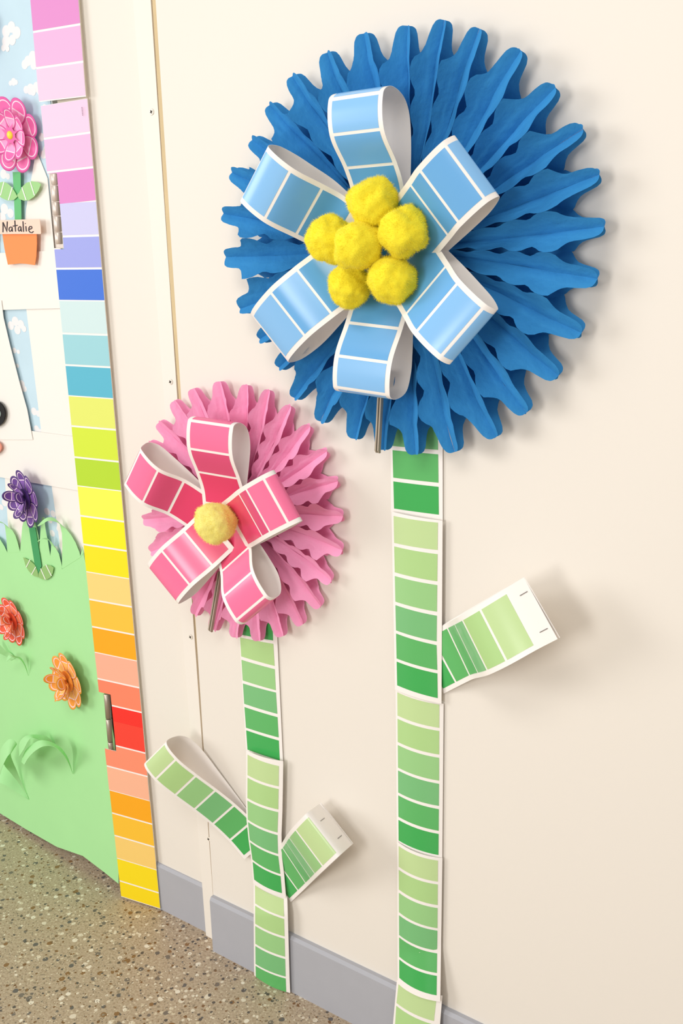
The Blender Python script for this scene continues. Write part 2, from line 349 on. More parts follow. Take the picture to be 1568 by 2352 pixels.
curl([(409, 2206, .012), (290, 2000, .020), (170, 1830, .028), (60, 1715, .034), (-30, 1660, .036)],
     [(400, 2202, .011), (250, 2110, .012), (120, 2030, .015), (20, 1975, .017), (-60, 1940, .018)], tuft)
tuft2 = empty('curled_grass_tuft', door(30, 1540, .011), 'small curled green paper blade below the coral flower', 'paper grass')
curl([(402, 445, .011), (370, 320, .020), (300, 195, .030), (220, 168, .036), (150, 145, .040), (110, 170, .040), (88, 240, .036)],
     [(398, 440, .011), (350, 300, .016), (290, 215, .024), (225, 190, .030), (190, 185, .034), (150, 195, .036), (95, 245, .034)], tuft2)
curl([(230, 190, .011), (140, 120, .018), (80, 95, .026), (0, 5, .032), (-60, -40, .034)],
     [(150, 230, .011), (80, 170, .014), (0, 130, .020), (-60, 90, .026), (-100, 60, .03)], tuft2)

# small layered flowers printed like paint chips
def petal_mat(name, rim, light, dark, line=(250, 226, 240)):
    m = bpy.data.materials.new(name); m.use_nodes = True; nt = m.node_tree; b = nt.nodes['Principled BSDF']; L = nt.links.new
    uv = nt.nodes.new('ShaderNodeUVMap'); s = nt.nodes.new('ShaderNodeSeparateXYZ'); L(uv.outputs[0], s.inputs[0])
    def mathn(op, a, bb):
        n = nt.nodes.new('ShaderNodeMath'); n.operation = op
        for i, q in enumerate((a, bb)):
            if isinstance(q, (int, float)): n.inputs[i].default_value = q
            else: L(q, n.inputs[i])
        return n.outputs[0]
    def mix(f, a, bb):
        n = nt.nodes.new('ShaderNodeMix'); n.data_type = 'RGBA'; L(f, n.inputs[0])
        for i, q in ((6, a), (7, bb)):
            if isinstance(q, tuple): n.inputs[i].default_value = (*lin(q), 1)
            else: L(q, n.inputs[i])
        return n.outputs[2]
    c = mix(mathn('GREATER_THAN', s.outputs[0], .55), light, dark)
    c = mix(mathn('LESS_THAN', mathn('ABSOLUTE', mathn('SUBTRACT', s.outputs[0], .55), 0), .022), c, line)
    c = mix(mathn('GREATER_THAN', s.outputs[1], .74), c, line)
    c = mix(mathn('GREATER_THAN', s.outputs[1], .82), c, rim)
    L(c, b.inputs['Base Color']); b.inputs['Roughness'].default_value = .5; b.inputs['Specular IOR Level'].default_value = .3
    return m
def petal_mesh(name, L, W, lift, curl, m, base):
    # polar mesh of an egg-shaped petal from radius base to L, bent outwards
    v, uv, f = [], [], []; nr, na = 7, 28
    c0 = (base+L)/2; hl = (L-base)/2
    def P(e, a):
        x = c0+hl*e*math.cos(a); sx = (x-base)/(L-base)
        y = W*e*math.sin(a)*(.62+.5*max(0, min(1, sx)))
        z = lift*sx*sx + curl*max(0, sx-.35)**2 + .25*lift*(y/W)**2
        return (x, y, z), (sx, e)
    p, q = P(0, 0); v.append(p); uv.append(q)
    for i in range(1, nr+1):
        for j in range(na):
            p, q = P(i/nr, j*2*math.pi/na); v.append(p); uv.append(q)
    for j in range(na): f.append((0, 1+j, 1+(j+1) % na))
    for i in range(nr-1):
        for j in range(na): a, b = 1+i*na+j, 1+i*na+(j+1) % na; f.append((a, a+na, b+na, b))
    me = bpy.data.meshes.new(name); n = len(v)
    v2 = v+[(p[0], p[1], p[2]-.0006) for p in v]; f2 = f+[tuple(n+i for i in t[::-1]) for t in f]
    o0 = 1+(nr-1)*na
    f2 += [(o0+j, n+o0+j, n+o0+(j+1) % na, o0+(j+1) % na) for j in range(na)]
    me.from_pydata(v2, [], f2); ul = me.uv_layers.new(name='UVMap')
    for l in me.loops: ul.data[l.index].uv = uv[l.vertex_index % n]
    me.materials.append(m); me.polygons.foreach_set('use_smooth', [True]*len(me.polygons)); me.update(); return me
m_button = mat('yellow button', (252, 222, 60), .4, .4)
DM = Matrix((DU, Vector((0, 0, 1)), ND)).transposed()   # local x along the door, y up, z out of it
def small_flower(label, px, py, rad, rim, light, dark, tilt=(0, 0, 0), h=.014, n_out=8, phase=0.0, bend=0, stretch=1.0):
    root = empty('layered_paper_flower', door(px, py, h), label, 'paper flower', 'small layered paper flowers on the door')
    R = DM @ Matrix.Rotation(tilt[1], 3, 'Y') @ Matrix.Rotation(tilt[0], 3, 'X')
    root.rotation_euler = R.to_euler(); root.scale = (stretch, 1, 1)
    pm = petal_mat('petal '+label[:20], rim, light, dark)
    me = petal_mesh('petal', rad, rad*.34, .003, .006, pm, rad*.2)
    me2 = petal_mesh('inner_petal', rad*.70, rad*.235, .006, .014, pm, rad*.1)
    for k in range(n_out):
        o = bpy.data.objects.new('petal', me); put(o, root); o.rotation_euler = (0, 0, phase+k*2*math.pi/n_out); o.location = (0, 0, .0006*(k % 2))
    for k in range(n_out):
        o = bpy.data.objects.new('inner_petal', me2); put(o, root); o.rotation_euler = (0, -bend*(1 if k % 3 == 0 else .4), phase+.3+k*2*math.pi/n_out); o.location = (0, 0, .006+.0005*(k % 2))
    mr = mat('rim %d %d %d' % rim, rim, .5, .3)
    n = 24; obj('backing', *plate([Vector((rad*.36*math.cos(i*2*math.pi/n), rad*.36*math.sin(i*2*math.pi/n), .0056)) for i in range(n)], Vector((0, 0, 1)), .003), mr, root)
    v, f = [], []
    n = 32; v.append((0, 0, .0098))
    for i in range(n): a = i*2*math.pi/n; rr = rad*(.20 if i % 4 else .34); v.append((rr*math.cos(a+phase), rr*math.sin(a+phase), .0098))
    f = [(0, 1+i, 1+(i+1) % n) for i in range(n)]; obj('star_center', v, f, mr, root)
    n = 20; v = [(0, 0, .0125)]; f = []
    for k, (rr, zz) in enumerate(((.07, .0122), (.10, .0110), (.115, .0088))):
        v += [(rad*rr*math.cos(i*2*math.pi/n), rad*rr*math.sin(i*2*math.pi/n), zz) for i in range(n)]
    f = [(0, 1+i, 1+(i+1) % n) for i in range(n)]+[(1+k*n+i, 1+k*n+n+i, 1+k*n+n+(i+1) % n, 1+k*n+(i+1) % n) for k in range(2) for i in range(n)]
    obj('button', v, f, m_button, root, True)
    return root
f1 = small_flower('pink layered paper flower above the name tag', 33, 310, .062, (232, 100, 172), (255, 165, 212), (244, 112, 178), tilt=(.1, .15, 0), h=.016, phase=.25)
f2 = small_flower('purple layered paper flower at the top of the grass', 61, 1145, .057, (88, 58, 128), (150, 104, 188), (112, 72, 152), tilt=(.05, -.10, 0), h=.020, phase=.15, bend=.5, stretch=.92)
f3 = small_flower('coral red layered paper flower on the green lawn', 31, 1426, .053, (240, 104, 68), (252, 146, 104), (240, 96, 62), tilt=(.05, -.05, 0), h=.014, phase=.4, bend=.5, stretch=.95)
f4 = small_flower('amber orange layered paper flower beside the door border', 158, 1563, .060, (252, 172, 72), (254, 200, 110), (250, 164, 62), tilt=(.05, -.12, 0), h=.020, phase=.1, bend=.6, stretch=.95)
small_flower('violet blue paper flower mostly cut off at the top left edge', -62, 78, .055, (92, 78, 190), (150, 140, 220), (100, 90, 200), h=.014, phase=.3)
small_flower('magenta paper flower mostly cut off at the left edge beside the lawn', -44, 1615, .048, (200, 70, 110), (236, 120, 150), (200, 70, 110), h=.012, phase=.39)
m_stemg = mat('small stem green', (104, 192, 122), .6, .25); m_stemd = mat('small dark stem green', (70, 160, 98), .6, .25)
m_leaf1 = mat('small leaf green', (160, 212, 138), .55, .3); m_leaf2 = mat('small olive leaf', (148, 192, 116), .55, .3); m_line = mat('white print line', (246, 248, 238), .55, .3)
def dpoly(name, pts, m, h, root):
    o = obj(name, *plate([door(x, y, h) for x, y in pts], ND, .0006), m)
    o.parent = root; bpy.context.view_layer.update(); o.matrix_parent_inverse = root.matrix_world.inverted(); return o
bpy.context.view_layer.update()
dpoly('stem', [(29, 395), (47, 395), (48, 450), (49, 508), (34, 508), (32, 450)], m_stemg, .009, f1)
l1 = dpoly('leaf', [(94, 423), (86, 418), (72, 416), (60, 420), (50, 430), (44, 442), (39, 448), (44, 457), (55, 461), (66, 460), (78, 452), (88, 438)], m_leaf1, .011, f1)
l2 = dpoly('leaf', [(-14, 430), (-4, 420), (8, 417), (18, 422), (27, 430), (34, 441), (40, 452), (32, 459), (18, 461), (4, 455), (-6, 446)], m_leaf1, .0112, f1)
for l, (a, b) in ((l1, ((69, 417), (79, 449))), (l1, ((50, 430), (60, 460))), (l2, ((9, 417), (1, 449))), (l2, ((28, 430), (19, 460)))):
    o = obj('print_line', *plate([door(a[0]-1.1, a[1], .0116), door(a[0]+1.1, a[1], .0116), door(b[0]+1.1, b[1], .0116), door(b[0]-1.1, b[1], .0116)], ND, .0003), m_line)
    o.parent = l; o.matrix_parent_inverse = f1.matrix_world.inverted()
    o.matrix_parent_inverse = (f1.matrix_world @ l.matrix_parent_inverse).inverted()
dpoly('stem', [(66, 1210), (81, 1212), (88, 1255), (95, 1300), (88, 1318), (80, 1300), (72, 1250)], m_stemd, .0125, f2)
l1 = dpoly('leaf', [(53, 1280), (69, 1288), (80, 1298), (86, 1312), (88, 1326), (78, 1323), (66, 1312), (59, 1300)], m_leaf2, .0135, f2)
l2 = dpoly('leaf', [(123, 1304), (116, 1299), (104, 1298), (94, 1306), (88, 1318), (88, 1326), (98, 1331), (106, 1332), (116, 1326), (121, 1316)], m_leaf2, .0135, f2)
for l, (a, b) in ((l1, ((69, 1285), (60, 1303))), (l1, ((82, 1302), (72, 1320))), (l2, ((93, 1306), (104, 1331))), (l2, ((105, 1297), (118, 1323)))):
    o = obj('print_line', *plate([door(a[0]-.9, a[1], .0141), door(a[0]+.9, a[1], .0141), door(b[0]+.9, b[1], .0141), door(b[0]-.9, b[1], .0141)], ND, .0003), m_line)
    o.parent = l; o.matrix_parent_inverse = (f2.matrix_world @ l.matrix_parent_inverse).inverted()
m_pot = mat('orange pot paper', (252, 148, 84), .6, .25); m_tag = mat('peach name tag', (250, 214, 194), .6, .25); m_marker = mat('black marker ink', (40, 34, 36), .5, .3)
pot = empty('paper_flower_pot', door(46, 608, .012), 'orange paper flower pot below the name tag', 'paper pot')
poly('pot', [(5, 535), (40, 536), (84, 536), (84.5, 560), (83, 590), (80, 609), (60, 606), (45, 605), (18, 608), (10, 570)], m_pot, .0125, .0006, pot)
tagr = empty('name_tag', door(45, 535, .016), 'peach paper name tag with a handwritten child name', 'name tag')
poly('tag', [(-22, 507), (40, 504.5), (91, 503.5), (93, 520), (94, 535), (93, 537.5), (40, 537.5), (-22, 538)], m_tag, .016, .0006, tagr)
def stroke(pts, w=2.3):
    pts = [(x/5.1125, 180+y/5.1125) for x, y in pts]; L_, R_ = [], []
    for i, p in enumerate(pts):
        a = Vector(pts[max(0, i-1)]); b = Vector(pts[min(len(pts)-1, i+1)]); d = (b-a).normalized(); n = Vector((-d.y, d.x))*w/2
        L_.append(door(p[0]+n.x, p[1]+n.y, .0166)); R_.append(door(p[0]-n.x, p[1]-n.y, .0166))
    v = L_+R_; k = len(pts); return v, [(i, i+1, k+i+1, k+i) for i in range(k-1)]
LET = [[[(33, 1808), (34, 1750), (33, 1690)], [(33, 1690), (60, 1750), (80, 1806), (81, 1745), (84, 1680)]],
       [[(140, 1748), (122, 1745), (106, 1758), (104, 1782), (114, 1798), (130, 1790), (140, 1765), (140, 1748), (141, 1775), (146, 1800)]],
       [[(172, 1668), (176, 1730), (181, 1800)], [(148, 1736), (178, 1730), (206, 1726)]],
       [[(243, 1742), (226, 1742), (214, 1757), (213, 1780), (222, 1795), (236, 1787), (244, 1762), (243, 1742), (246, 1775), (252, 1800)]],
       [[(268, 1678), (271, 1740), (275, 1802)]], [[(302, 1735), (304, 1765), (308, 1798)], [(294, 1700), (297, 1708)]],
       [[(338, 1772), (360, 1768), (374, 1756), (368, 1738), (350, 1738), (337, 1756), (336, 1786), (352, 1808), (374, 1812), (392, 1796)]]]
for st in LET:
    v, f = [], []
    for s in st:
        a, b = stroke(s); n = len(v); v += a; f += [tuple(n+i for i in q) for q in b]
    child(obj('letter', v, f, m_marker), tagr)
# pieces cut by the left edge of the picture
m_black = mat('black paper', (22, 18, 18), .6, .25); m_greyp = mat('grey green paper', (150, 168, 158), .6, .25); m_salmon = mat('salmon paper', (232, 150, 128), .6, .25)
def oval(cx, cy, rx, ry, n=28): return [(cx+rx*math.cos(i*2*math.pi/n), cy+ry*math.sin(i*2*math.pi/n)) for i in range(n)]
eye = empty('black_paper_oval', door(-12, 950, .010), 'black paper oval with grey middle cut off at the left edge', 'paper cutout')
poly('oval', oval(-12, 951, 23.5, 30), m_black, .014, .002, eye); poly('middle', oval(-12, 951, 13.5, 14), m_greyp, .0146, .0005, eye)
so = poly('salmon_paper_oval', oval(-16, 1028, 19, 16), m_salmon, .013, .002); tag(so, 'salmon pink paper oval cut off at the left edge below the black one', 'paper cutout')

# ---------------------------------------------------------------- paint-chip stems on the wall
G = [(196, 222, 158), (178, 216, 143), (156, 208, 138), (122, 192, 126), (96, 184, 104), (66, 175, 88)]
def crop(o, s): return lambda x, y: (o[0]+x/s, o[1]+y/s)
def card_on_wall(root, name, outline, sw, hfun, bulge=.005):
    # outline: (TL, TR, BR, BL) px ; sw: list of (rgb, (TL, TR, BR, BL) px)
    TL, TR, BR, BL = [Vector(q) for q in outline]
    def surf(quad, nu, nv, off):
        a, b, c, d = [Vector(q) for q in quad]; rows = []
        for i in range(nv+1):
            r = []
            for j in range(nu+1):
                s, t = j/nu, i/nv; p = (a.lerp(b, s)).lerp(d.lerp(c, s), t)
                # position across the card for the bulge
                tt = max(0, min(1, (p.y-TL.y)/(BL.y-TL.y))); xl = TL.x+(BL.x-TL.x)*tt; xr = TR.x+(BR.x-TR.x)*tt
                u = max(0, min(1, (p.x-xl)/(xr-xl)))
                # pixel is measured on the flat card; bow the middle out from there
                q = wall(p.x, p.y, hfun(p.y)); q = q + NW*(bulge*4*u*(1-u) + off); r.append(q)
            rows.append(r)
        return rows
    n = lambda i, j: NW
    part = child(obj(name, *sheet(surf(outline, 8, 24, 0), .0005, n), m_card, None, True), root)
    for rgb, q in sw:
        o = obj('swatch', *sheet(surf(q, 8, 6, .0004), .0002, n), swm(rgb), None, True)
        o.parent = part
    return part
def quads(cr, lt, lb, rt, rb, lx, rx, cols):
    out = []
    for i in range(len(lt)):
        out.append((cols[i], [cr(lx(lt[i]), lt[i]), cr(rx(rt[i]), rt[i]), cr(rx(rb[i]), rb[i]), cr(lx(lb[i]), lb[i])]))
    return out
def lerpf(pts):
    def f(y):
        if y <= pts[0][0]: return pts[0][1]
        for (a, p), (b, q) in zip(pts[:-1], pts[1:]):
            if y <= b: return p+(q-p)*(y-a)/(b-a)
        return pts[-1][1]
    return f
c5 = crop((860, 1000), 3.41); c6 = crop((860, 1560), 2.97); c3 = crop((320, 1400), 2.904); c4 = crop((340, 1900), 3.015)
bs = empty('paint_chip_strip', wall(960, 2352, .01), 'tall strip of green paint chips with one leaf under the blue flower', 'paint chips', 'green paint chip strips')
flat = lambda y: .003
card_on_wall(bs, 'chip_card', [(896, 905), (1016, 915), c5(533, 672), c5(128, 600)],
    quads(c5, [-130, 115, 360], [82, 330, 572], [-100, 148, 402], [113, 370, 620], lerpf([(-130, 140), (115, 142), (572, 154)]), lerpf([(-100, 496), (148, 499), (620, 504)]), [G[3], G[4], G[5]]), lambda y: .0025, .0012)
card_on_wall(bs, 'chip_card', [c5(132, 596), c5(532, 668), c5(523, 2102), c5(160, 1990)],
    quads(c5, [630, 868, 1100, 1328, 1550, 1770], [840, 1070, 1300, 1525, 1745, 1955], [682, 928, 1170, 1410, 1640, 1862], [895, 1140, 1378, 1610, 1835, 2055],
          lerpf([(630, 152), (1000, 159), (1955, 180)]), lerpf([(682, 499), (1170, 494), (1640, 489), (1862, 495), (2055, 497)]), G), lambda y: .008, .004)
card_on_wall(bs, 'chip_card', [c6(143, 62), c6(470, 168), c6(461, 1240), c6(152, 1125)],
    quads(c6, [88, 268, 447, 620, 790, 957], [245, 425, 600, 770, 935, 1097], [170, 350, 533, 710, 883, 1052], [328, 510, 688, 860, 1030, 1195],
          lerpf([(88, 158), (600, 163), (1097, 167)]), lerpf([(170, 445), (688, 443), (1195, 439)]), G), flat, .006)
card_on_wall(bs, 'chip_card', [c6(154, 1108), c6(462, 1222), c6(447, 2200), c6(157, 2075)],
    quads(c6, [1135, 1297, 1453, 1606, 1757, 1907], [1275, 1430, 1585, 1740, 1888, 2032], [1232, 1395, 1556, 1710, 1865, 2018], [1375, 1535, 1693, 1845, 1998, 2150],
          lerpf([(1135, 168), (2032, 173)]), lerpf([(1232, 437), (1700, 433), (2150, 427)]), G), lambda y: .0055 if y < 2180 else .0055+(y-2180)*.00012, .008)
card_on_wall(bs, 'chip_card', [c6(152, 2052), c6(461, 2160), c6(425, 2620), c6(112, 2500)],
    quads(c6, [2062, 2225, 2385], [2205, 2368, 2480], [2183, 2350, 2500], [2325, 2482, 2600], lerpf([(2062, 168), (2205, 152), (2480, 135)]), lerpf([(2183, 425), (2325, 409), (2600, 392)]), [G[0], G[1], G[2]]),
    lambda y: .013+(y-2250)*.00006, .006)
ps = empty('paint_chip_strip', wall(620, 2270, .015), 'shorter strip of green paint chips with two leaves under the pink flower', 'paint chips', 'green paint chip strips')
card_on_wall(ps, 'chip_card', [c3(650, -90), c3(908, -40), c3(958, 1025), c3(712, 950)],
    quads(c3, [20, 185, 335, 493, 650, 805], [165, 312, 472, 628, 787, 933], [60, 228, 397, 553, 717, 873], [205, 375, 537, 695, 852, 1005],
          lerpf([(20, 662), (185, 672), (312, 680), (472, 690), (628, 700), (787, 712), (933, 722)]), lerpf([(60, 888), (205, 893), (375, 903), (537, 911), (695, 921), (852, 930), (1005, 937)]), [G[5], G[1], G[2], G[3], G[4], G[5]]), lambda y: .0025, .0012)
def pstrip(rows_, name, sw, hf, bulge):           # card with bent sides: list of (yl, xl, yr, xr) px rows
    def row(t):
        t = max(0, min(len(rows_)-1.0001, t)); i = int(t); k = t-i
        return [rows_[i][j]+(rows_[i+1][j]-rows_[i][j])*k for j in range(4)]
    def surf(t0, t1, s0, s1, nv, nu, off):
        rows = []
        for i in range(nv+1):
            yl, xl, yr, xr = row(t0+(t1-t0)*i/nv); r = []
            for j in range(nu+1):
                u = s0+(s1-s0)*j/nu; x, y = xl+(xr-xl)*u, yl+(yr-yl)*u
                r.append(wall(x, y, hf(y))+NW*(bulge*4*u*(1-u)+off))
            rows.append(r)
        return rows
    n = lambda i, j: NW
    part = child(obj(name, *sheet(surf(0, len(rows_)-1, 0, 1, 40, 8, 0), .0005, n), m_card, None, True), ps)
    for rgb, t0, t1 in sw:
        o = obj('swatch', *sheet(surf(t0, t1, .055, .905, 8, 8, .0004), .0002, n), swm(rgb), None, True)
        o.parent = part
def R3(yl, xl, yr, xr): a = c3(xl, yl); b = c3(xr, yr); return (a[1], a[0], b[1], b[0])
rowsB = [R3(938, 712, 1012, 958), R3(952, 711, 1040, 958), R3(1106, 711, 1193, 956), R3(1259, 710, 1347, 953), R3(1402, 714, 1502, 947), R3(1537, 728, 1644, 950), R3(1667, 746, 1778, 966), R3(1800, 757, 1905, 976), R3(1822, 758, 1925, 977)]
pstrip(rowsB, 'chip_card', [(G[k], 1+k+.06, 2+k-.06) for k in range(6)], lambda y: .011, .005)
def R4(yl, xl, yr, xr): a = c4(xl, yl); b = c4(xr, yr); return (a[1], a[0], b[1], b[0])
rowsC = [R4(368, 729, 478, 961), R4(386, 730, 494, 963), R4(527, 731, 634, 967), R4(668, 731, 770, 971), R4(807, 732, 911, 975), R4(947, 733, 1048, 979), R4(1035, 735, 1148, 983)]
pstrip(rowsC, 'chip_card', [(G[k], 1+k+.06, 2+k-(.06 if k < 4 else -.0)) for k in range(5)], lambda y: .006 if y < 2040 else min(.0155, .006+(y-2040)*.00016), .004)

# ---------------------------------------------------------------- looped paint-chip strips
m_staple = mat('steel staple', (150, 148, 146), .35, .5, metal=.8)
def catmull(pts, k=8):
    out = []; n = len(pts)
    for i in range(n-1):
        p0, p1, p2, p3 = (Vector(pts[max(0, min(n-1, i+d))]) for d in (-1, 0, 1, 2))
        # centripetal-like tangents scaled by chord lengths
        d1 = (p2-p1).length
        m1 = (p2-p0)/max(1e-6, (p2-p1).length+(p1-p0).length)*d1; m2 = (p3-p1)/max(1e-6, (p3-p2).length+(p2-p1).length)*d1
        for q in range(k):
            t = q/k; out.append((2*t**3-3*t*t+1)*p1+(t**3-2*t*t+t)*m1+(-2*t**3+3*t*t)*p2+(t**3-t*t)*m2)
    out.append(Vector(pts[-1])); return out
def strip_loop(root, name, O, th, tc, w, tau, path, bands, tau2=None, K=8, ramp=0, staples=()):
    """path: (r, h) knots from the flower middle out over the tip and back; bands: (rgb, knot a, knot b)"""
    t = math.radians(th); er = Vector((math.sin(t), 0, math.cos(t))); et = Vector((math.cos(t), 0, -math.sin(t)))
    P = catmull([(a, b, 0) for a, b in path], K); n = len(P)
    tw = lambda i: (tau+(0 if tau2 is None else tau2*max(0, min(1, (i-2*K)/(5*K)))))*(1 if not ramp else min(1, i/(ramp*K)))
    def eT(i): a = tw(i); return et*math.cos(a)+NW*math.sin(a)
    def pos(f):
        f = max(0, min(n-1.001, f)); i = int(f); return P[i].lerp(P[i+1], f-i), f
    def nrm(f):
        i = max(0, min(n-2, int(f))); d = P[min(n-1, i+1)]-P[max(0, i-1)]
        return (er*(-d.y)+NW*d.x).normalized()
    def rows(f0, f1, m, s0, s1, off):
        out = []
        for k in range(m+1):
            f = f0+(f1-f0)*k/m; p, _ = pos(f); nn = nrm(f)
            c = Vector(O)+er*p.x+NW*p.y+et*tc+nn*off
            out.append([c+eT(f)*(s*w) for s in (s0, (s0+s1)/2, s1)])
        return out
    m = n-1
    part = child(obj(name, *sheet(rows(0, n-1.01, m, -.5, .5, 0), .0005, lambda i, j: nrm(i)), m_card, None, True), root)
    for rgb, a, b in bands:
        # keep a white gap at both ends of a band
        fa, fb = a*K, b*K; ln = (pos(fb)[0]-pos(fa)[0]).length; g = .0020/max(ln, .01)*(fb-fa)
        f0, f1 = fa+g, fb-g; mm = max(6, int(f1-f0)+3)
        o = obj('swatch', *sheet(rows(f0, f1, mm, -.42, .42, .0003), .0002, lambda i, j, f0=f0, f1=f1, mm=mm: nrm(f0+(f1-f0)*i/mm)), swm(rgb), None, True)
        o.parent = part
    for f0, f1, s in staples:
        a, b = (rows(f*K, f*K+.01, 1, s, s+.02, .0006)[0][0] for f in (f0, f1))
        obj('staple', *cyl(a, b, .0005, 8), m_staple).parent = part
    return part

# ---------------------------------------------------------------- tissue fan rosettes
def interp(tab, x):
    for (a, p), (b, q) in zip(tab[:-1], tab[1:]):
        if x <= b: return p+(q-p)*(x-a)/(b-a)
    return tab[-1][1]
ROUT = [(0, 1.0), (.18, 1.0), (.30, .991), (.38, .970), (.43, .940), (.48, .912), (.55, .890), (.68, .870), (.84, .852), (1, .836)]
TS = [0, .08, .16, .22, .27, .31, .35, .38, .41, .43, .455, .48, .51, .55, .61, .68, .78, .9, 1.0]
def fan(root, C, tips, ridge, depth, m):
    """ridge / depth: tables over the radius, height of the front folds and how far the valleys lie behind them"""
    tips = sorted(tips); n = len(tips)
    amps = [random.uniform(.18, .34) for _ in range(n)]; phs = [random.uniform(-.03, .03) for _ in range(n)]
    for k in range(n):
        a0, R = tips[k]; an = tips[(k+1) % n][0]+(360 if k == n-1 else 0); ap = tips[k-1][0]-(360 if k == 0 else 0)
        v, f = [], []; kink = random.uniform(-1.6, 1.6)
        for side, half, fold in ((1, (an-a0)/2, k), (-1, (a0-ap)/2, k-1)):
            for fb in (1, -1):
                b0 = len(v); NR = 30
                amp = amps[fold] if fb > 0 else .0
                for i in range(NR+1):
                    for t in TS:
                        ro = R*interp(ROUT, t); q = i/NR; r = .018+(ro-.018)*(q**.85)
                        x = r/R
                        bite = (.5-.5*math.cos(2*math.pi*(x-.12+phs[fold])/.165))**2.0 if x > .2 else 0
                        te = 1-amp*bite*min(1, t*1.2)
                        ang = math.radians(a0+side*half*t*te + kink*math.sin(3*x)*.3*(1-t))
                        hr = interp(ridge, r); d = interp(depth, r); hm = hr-d
                        bow = 1-.16*math.sin(math.pi*t)
                        h = hm + fb*d*(t*te)*bow + .0011*(1-t)*noise.noise((x*7, t*3+k*3.1, side*2+fb*5.0))+.0006*noise.noise((x*22, t*5+k*7.7, side*3.0))
                        h = max(.0045, h)
                        v.append((C[0]+r*math.sin(ang), -h, C[2]+r*math.cos(ang)))
                nt = len(TS)
                for i in range(NR):
                    for j in range(nt-1):
                        a = b0+i*nt+j; q = (a, a+1, a+nt+1, a+nt); f.append(q if side*fb > 0 else q[::-1])
        child(obj('pleat', v, f, m, None, True), root)
m_blue = mat('blue tissue', (58, 144, 206), .75, .15, transl=.12, bump=(55, .6, .004), var=.10, vscale=25)
m_pink = mat('pink tissue', (255, 170, 208), .75, .15, transl=.12, bump=(55, .5, .004), var=.05, vscale=25)
m_board = mat('grey cardboard edge', (176, 164, 146), .7, .2)
BC = Vector((-.6635, 0, 1.2555)); PC = Vector((-.9640, 0, .8631))
b_ang = [15.3, 25.6, 38.3, 51.2, 63.2, 74.2, 85.8, 97.7, 111.0, 123.2, 136.1, 147.1, 160.4, 173.1, 184.1, 194.4, 207.9, 219.7, 230.2, 241.7, 252.9, 268.4, 280.3, 291.8, 302.8, 313.9, 324.6, 337.7, 350.6, 364.4]
b_rad = [.261, .263, .266, .266, .27, .272, .271, .268, .268, .268, .268, .27, .267, .263, .261, .258, .261, .261, .250, .256, .271, .281, .286, .282, .266, .266, .264, .256, .255, .253]
p_ang = [355.3, 10.6, 21.8, 33.6, 45.1, 56.9, 68.9, 82.8, 97.3, 113.0, 126.6, 141.4, 155.2, 169.5, 183.0, 195.4, 207.5, 219.5, 231.6, 243.7, 259.1, 272, 285, 298, 310.5, 325.8, 339.2]
p_rad = [q*1.011 for q in (.202, .203, .21, .21, .211, .212, .209, .204, .202, .195, .199, .199, .202, .205, .207, .212, .21, .21, .21, .211, .205, .203, .2, .198, .197, .2, .2)]
bf = empty('paper_flower', BC, 'large blue tissue fan flower with six pale blue loops and yellow pom-poms', 'paper flower')
pf = empty('paper_flower', PC, 'smaller pink tissue fan flower with five pink loops and one pom-pom', 'paper flower')
fan(bf, BC, [(a % 360, r) for a, r in zip(b_ang, b_rad)], [(.018, .024), (.05, .026), (.10, .028), (.15, .033), (.18, .043), (.22, .055), (.30, .058)], [(.018, .008), (.05, .011), (.10, .013), (.15, .018), (.20, .026), (.3, .028)], m_blue)
fan(pf, PC, [(a % 360, r) for a, r in zip(p_ang, p_rad)], [(.018, .017), (.05, .018), (.10, .020), (.14, .024), (.17, .030), (.20, .036), (.25, .037)], [(.018, .006), (.05, .009), (.10, .011), (.15, .016), (.2, .019), (.3, .020)], m_pink)
def closure(root, C, ang, r0_, r1_, h0, h1):
    for d in (-.0020, .0020):
        a = math.radians(ang); er = Vector((math.sin(a), 0, math.cos(a))); et = Vector((math.cos(a), 0, -math.sin(a)))
        c = Vector((C.x, 0, C.z))+et*d
        pts = [c+er*r0_+NW*h0, c+er*r1_+NW*h0, c+er*r1_+NW*(h1-.003), c+er*(r1_-.004)+NW*h1, c+er*r0_+NW*h1]
        child(obj('cardboard_closure', *plate(pts, et, .0022), m_board), root)
closure(bf, BC, 184.1, .15, .262, .043, .049)
closure(pf, PC, 195.4, .10, .212, .026, .032)
def disc(root, C, r, h, m, name):
    n = 40; v = [Vector((C.x, -h, C.z))]+[Vector((C.x+r*math.cos(i*2*math.pi/n), -h, C.z+r*math.sin(i*2*math.pi/n))) for i in range(n)]
    pts = v[1:]; child(obj(name, *plate(pts, NW, .002), m), root)
disc(bf, Vector((-.675, 0, 1.259)), .045, .045, m_blue, 'center_disc')
disc(pf, Vector((-.965, 0, .862)), .035, .026, m_pink, 'center_disc')
# loops: direction, offset, width, tilt and the bent shape of every strip
B_ = [(138, 194, 242), (110, 177, 232), (96, 168, 222)]
BO = (-.711, 0, 1.259); PO = (-1.011, 0, .845)
strip_loop(bf, 'petal_loop', BO, -.8, .036, .0781, .02, [(.04, .045), (.068, .050), (.093, .064), (.129, .092), (.168, .092), (.177, .075), (.169, .048), (.152, .035), (.123, .031), (.08, .033), (.05, .036)],
           [(B_[2], .3, 2), (B_[1], 2, 3), (B_[0], 3, 4), (B_[0], 4.1, 7)])
strip_loop(bf, 'petal_loop', BO, -51.1, .0, .0801, .02, [(.02, .045), (.05, .053), (.069, .071), (.101, .103), (.142, .108), (.147, .083), (.131, .064), (.109, .051), (.082, .037), (.052, .034), (.02, .034)],
           [(B_[2], .3, 2), (B_[1], 2, 3), (B_[0], 3, 4.05), (B_[0], 4.3, 6)])
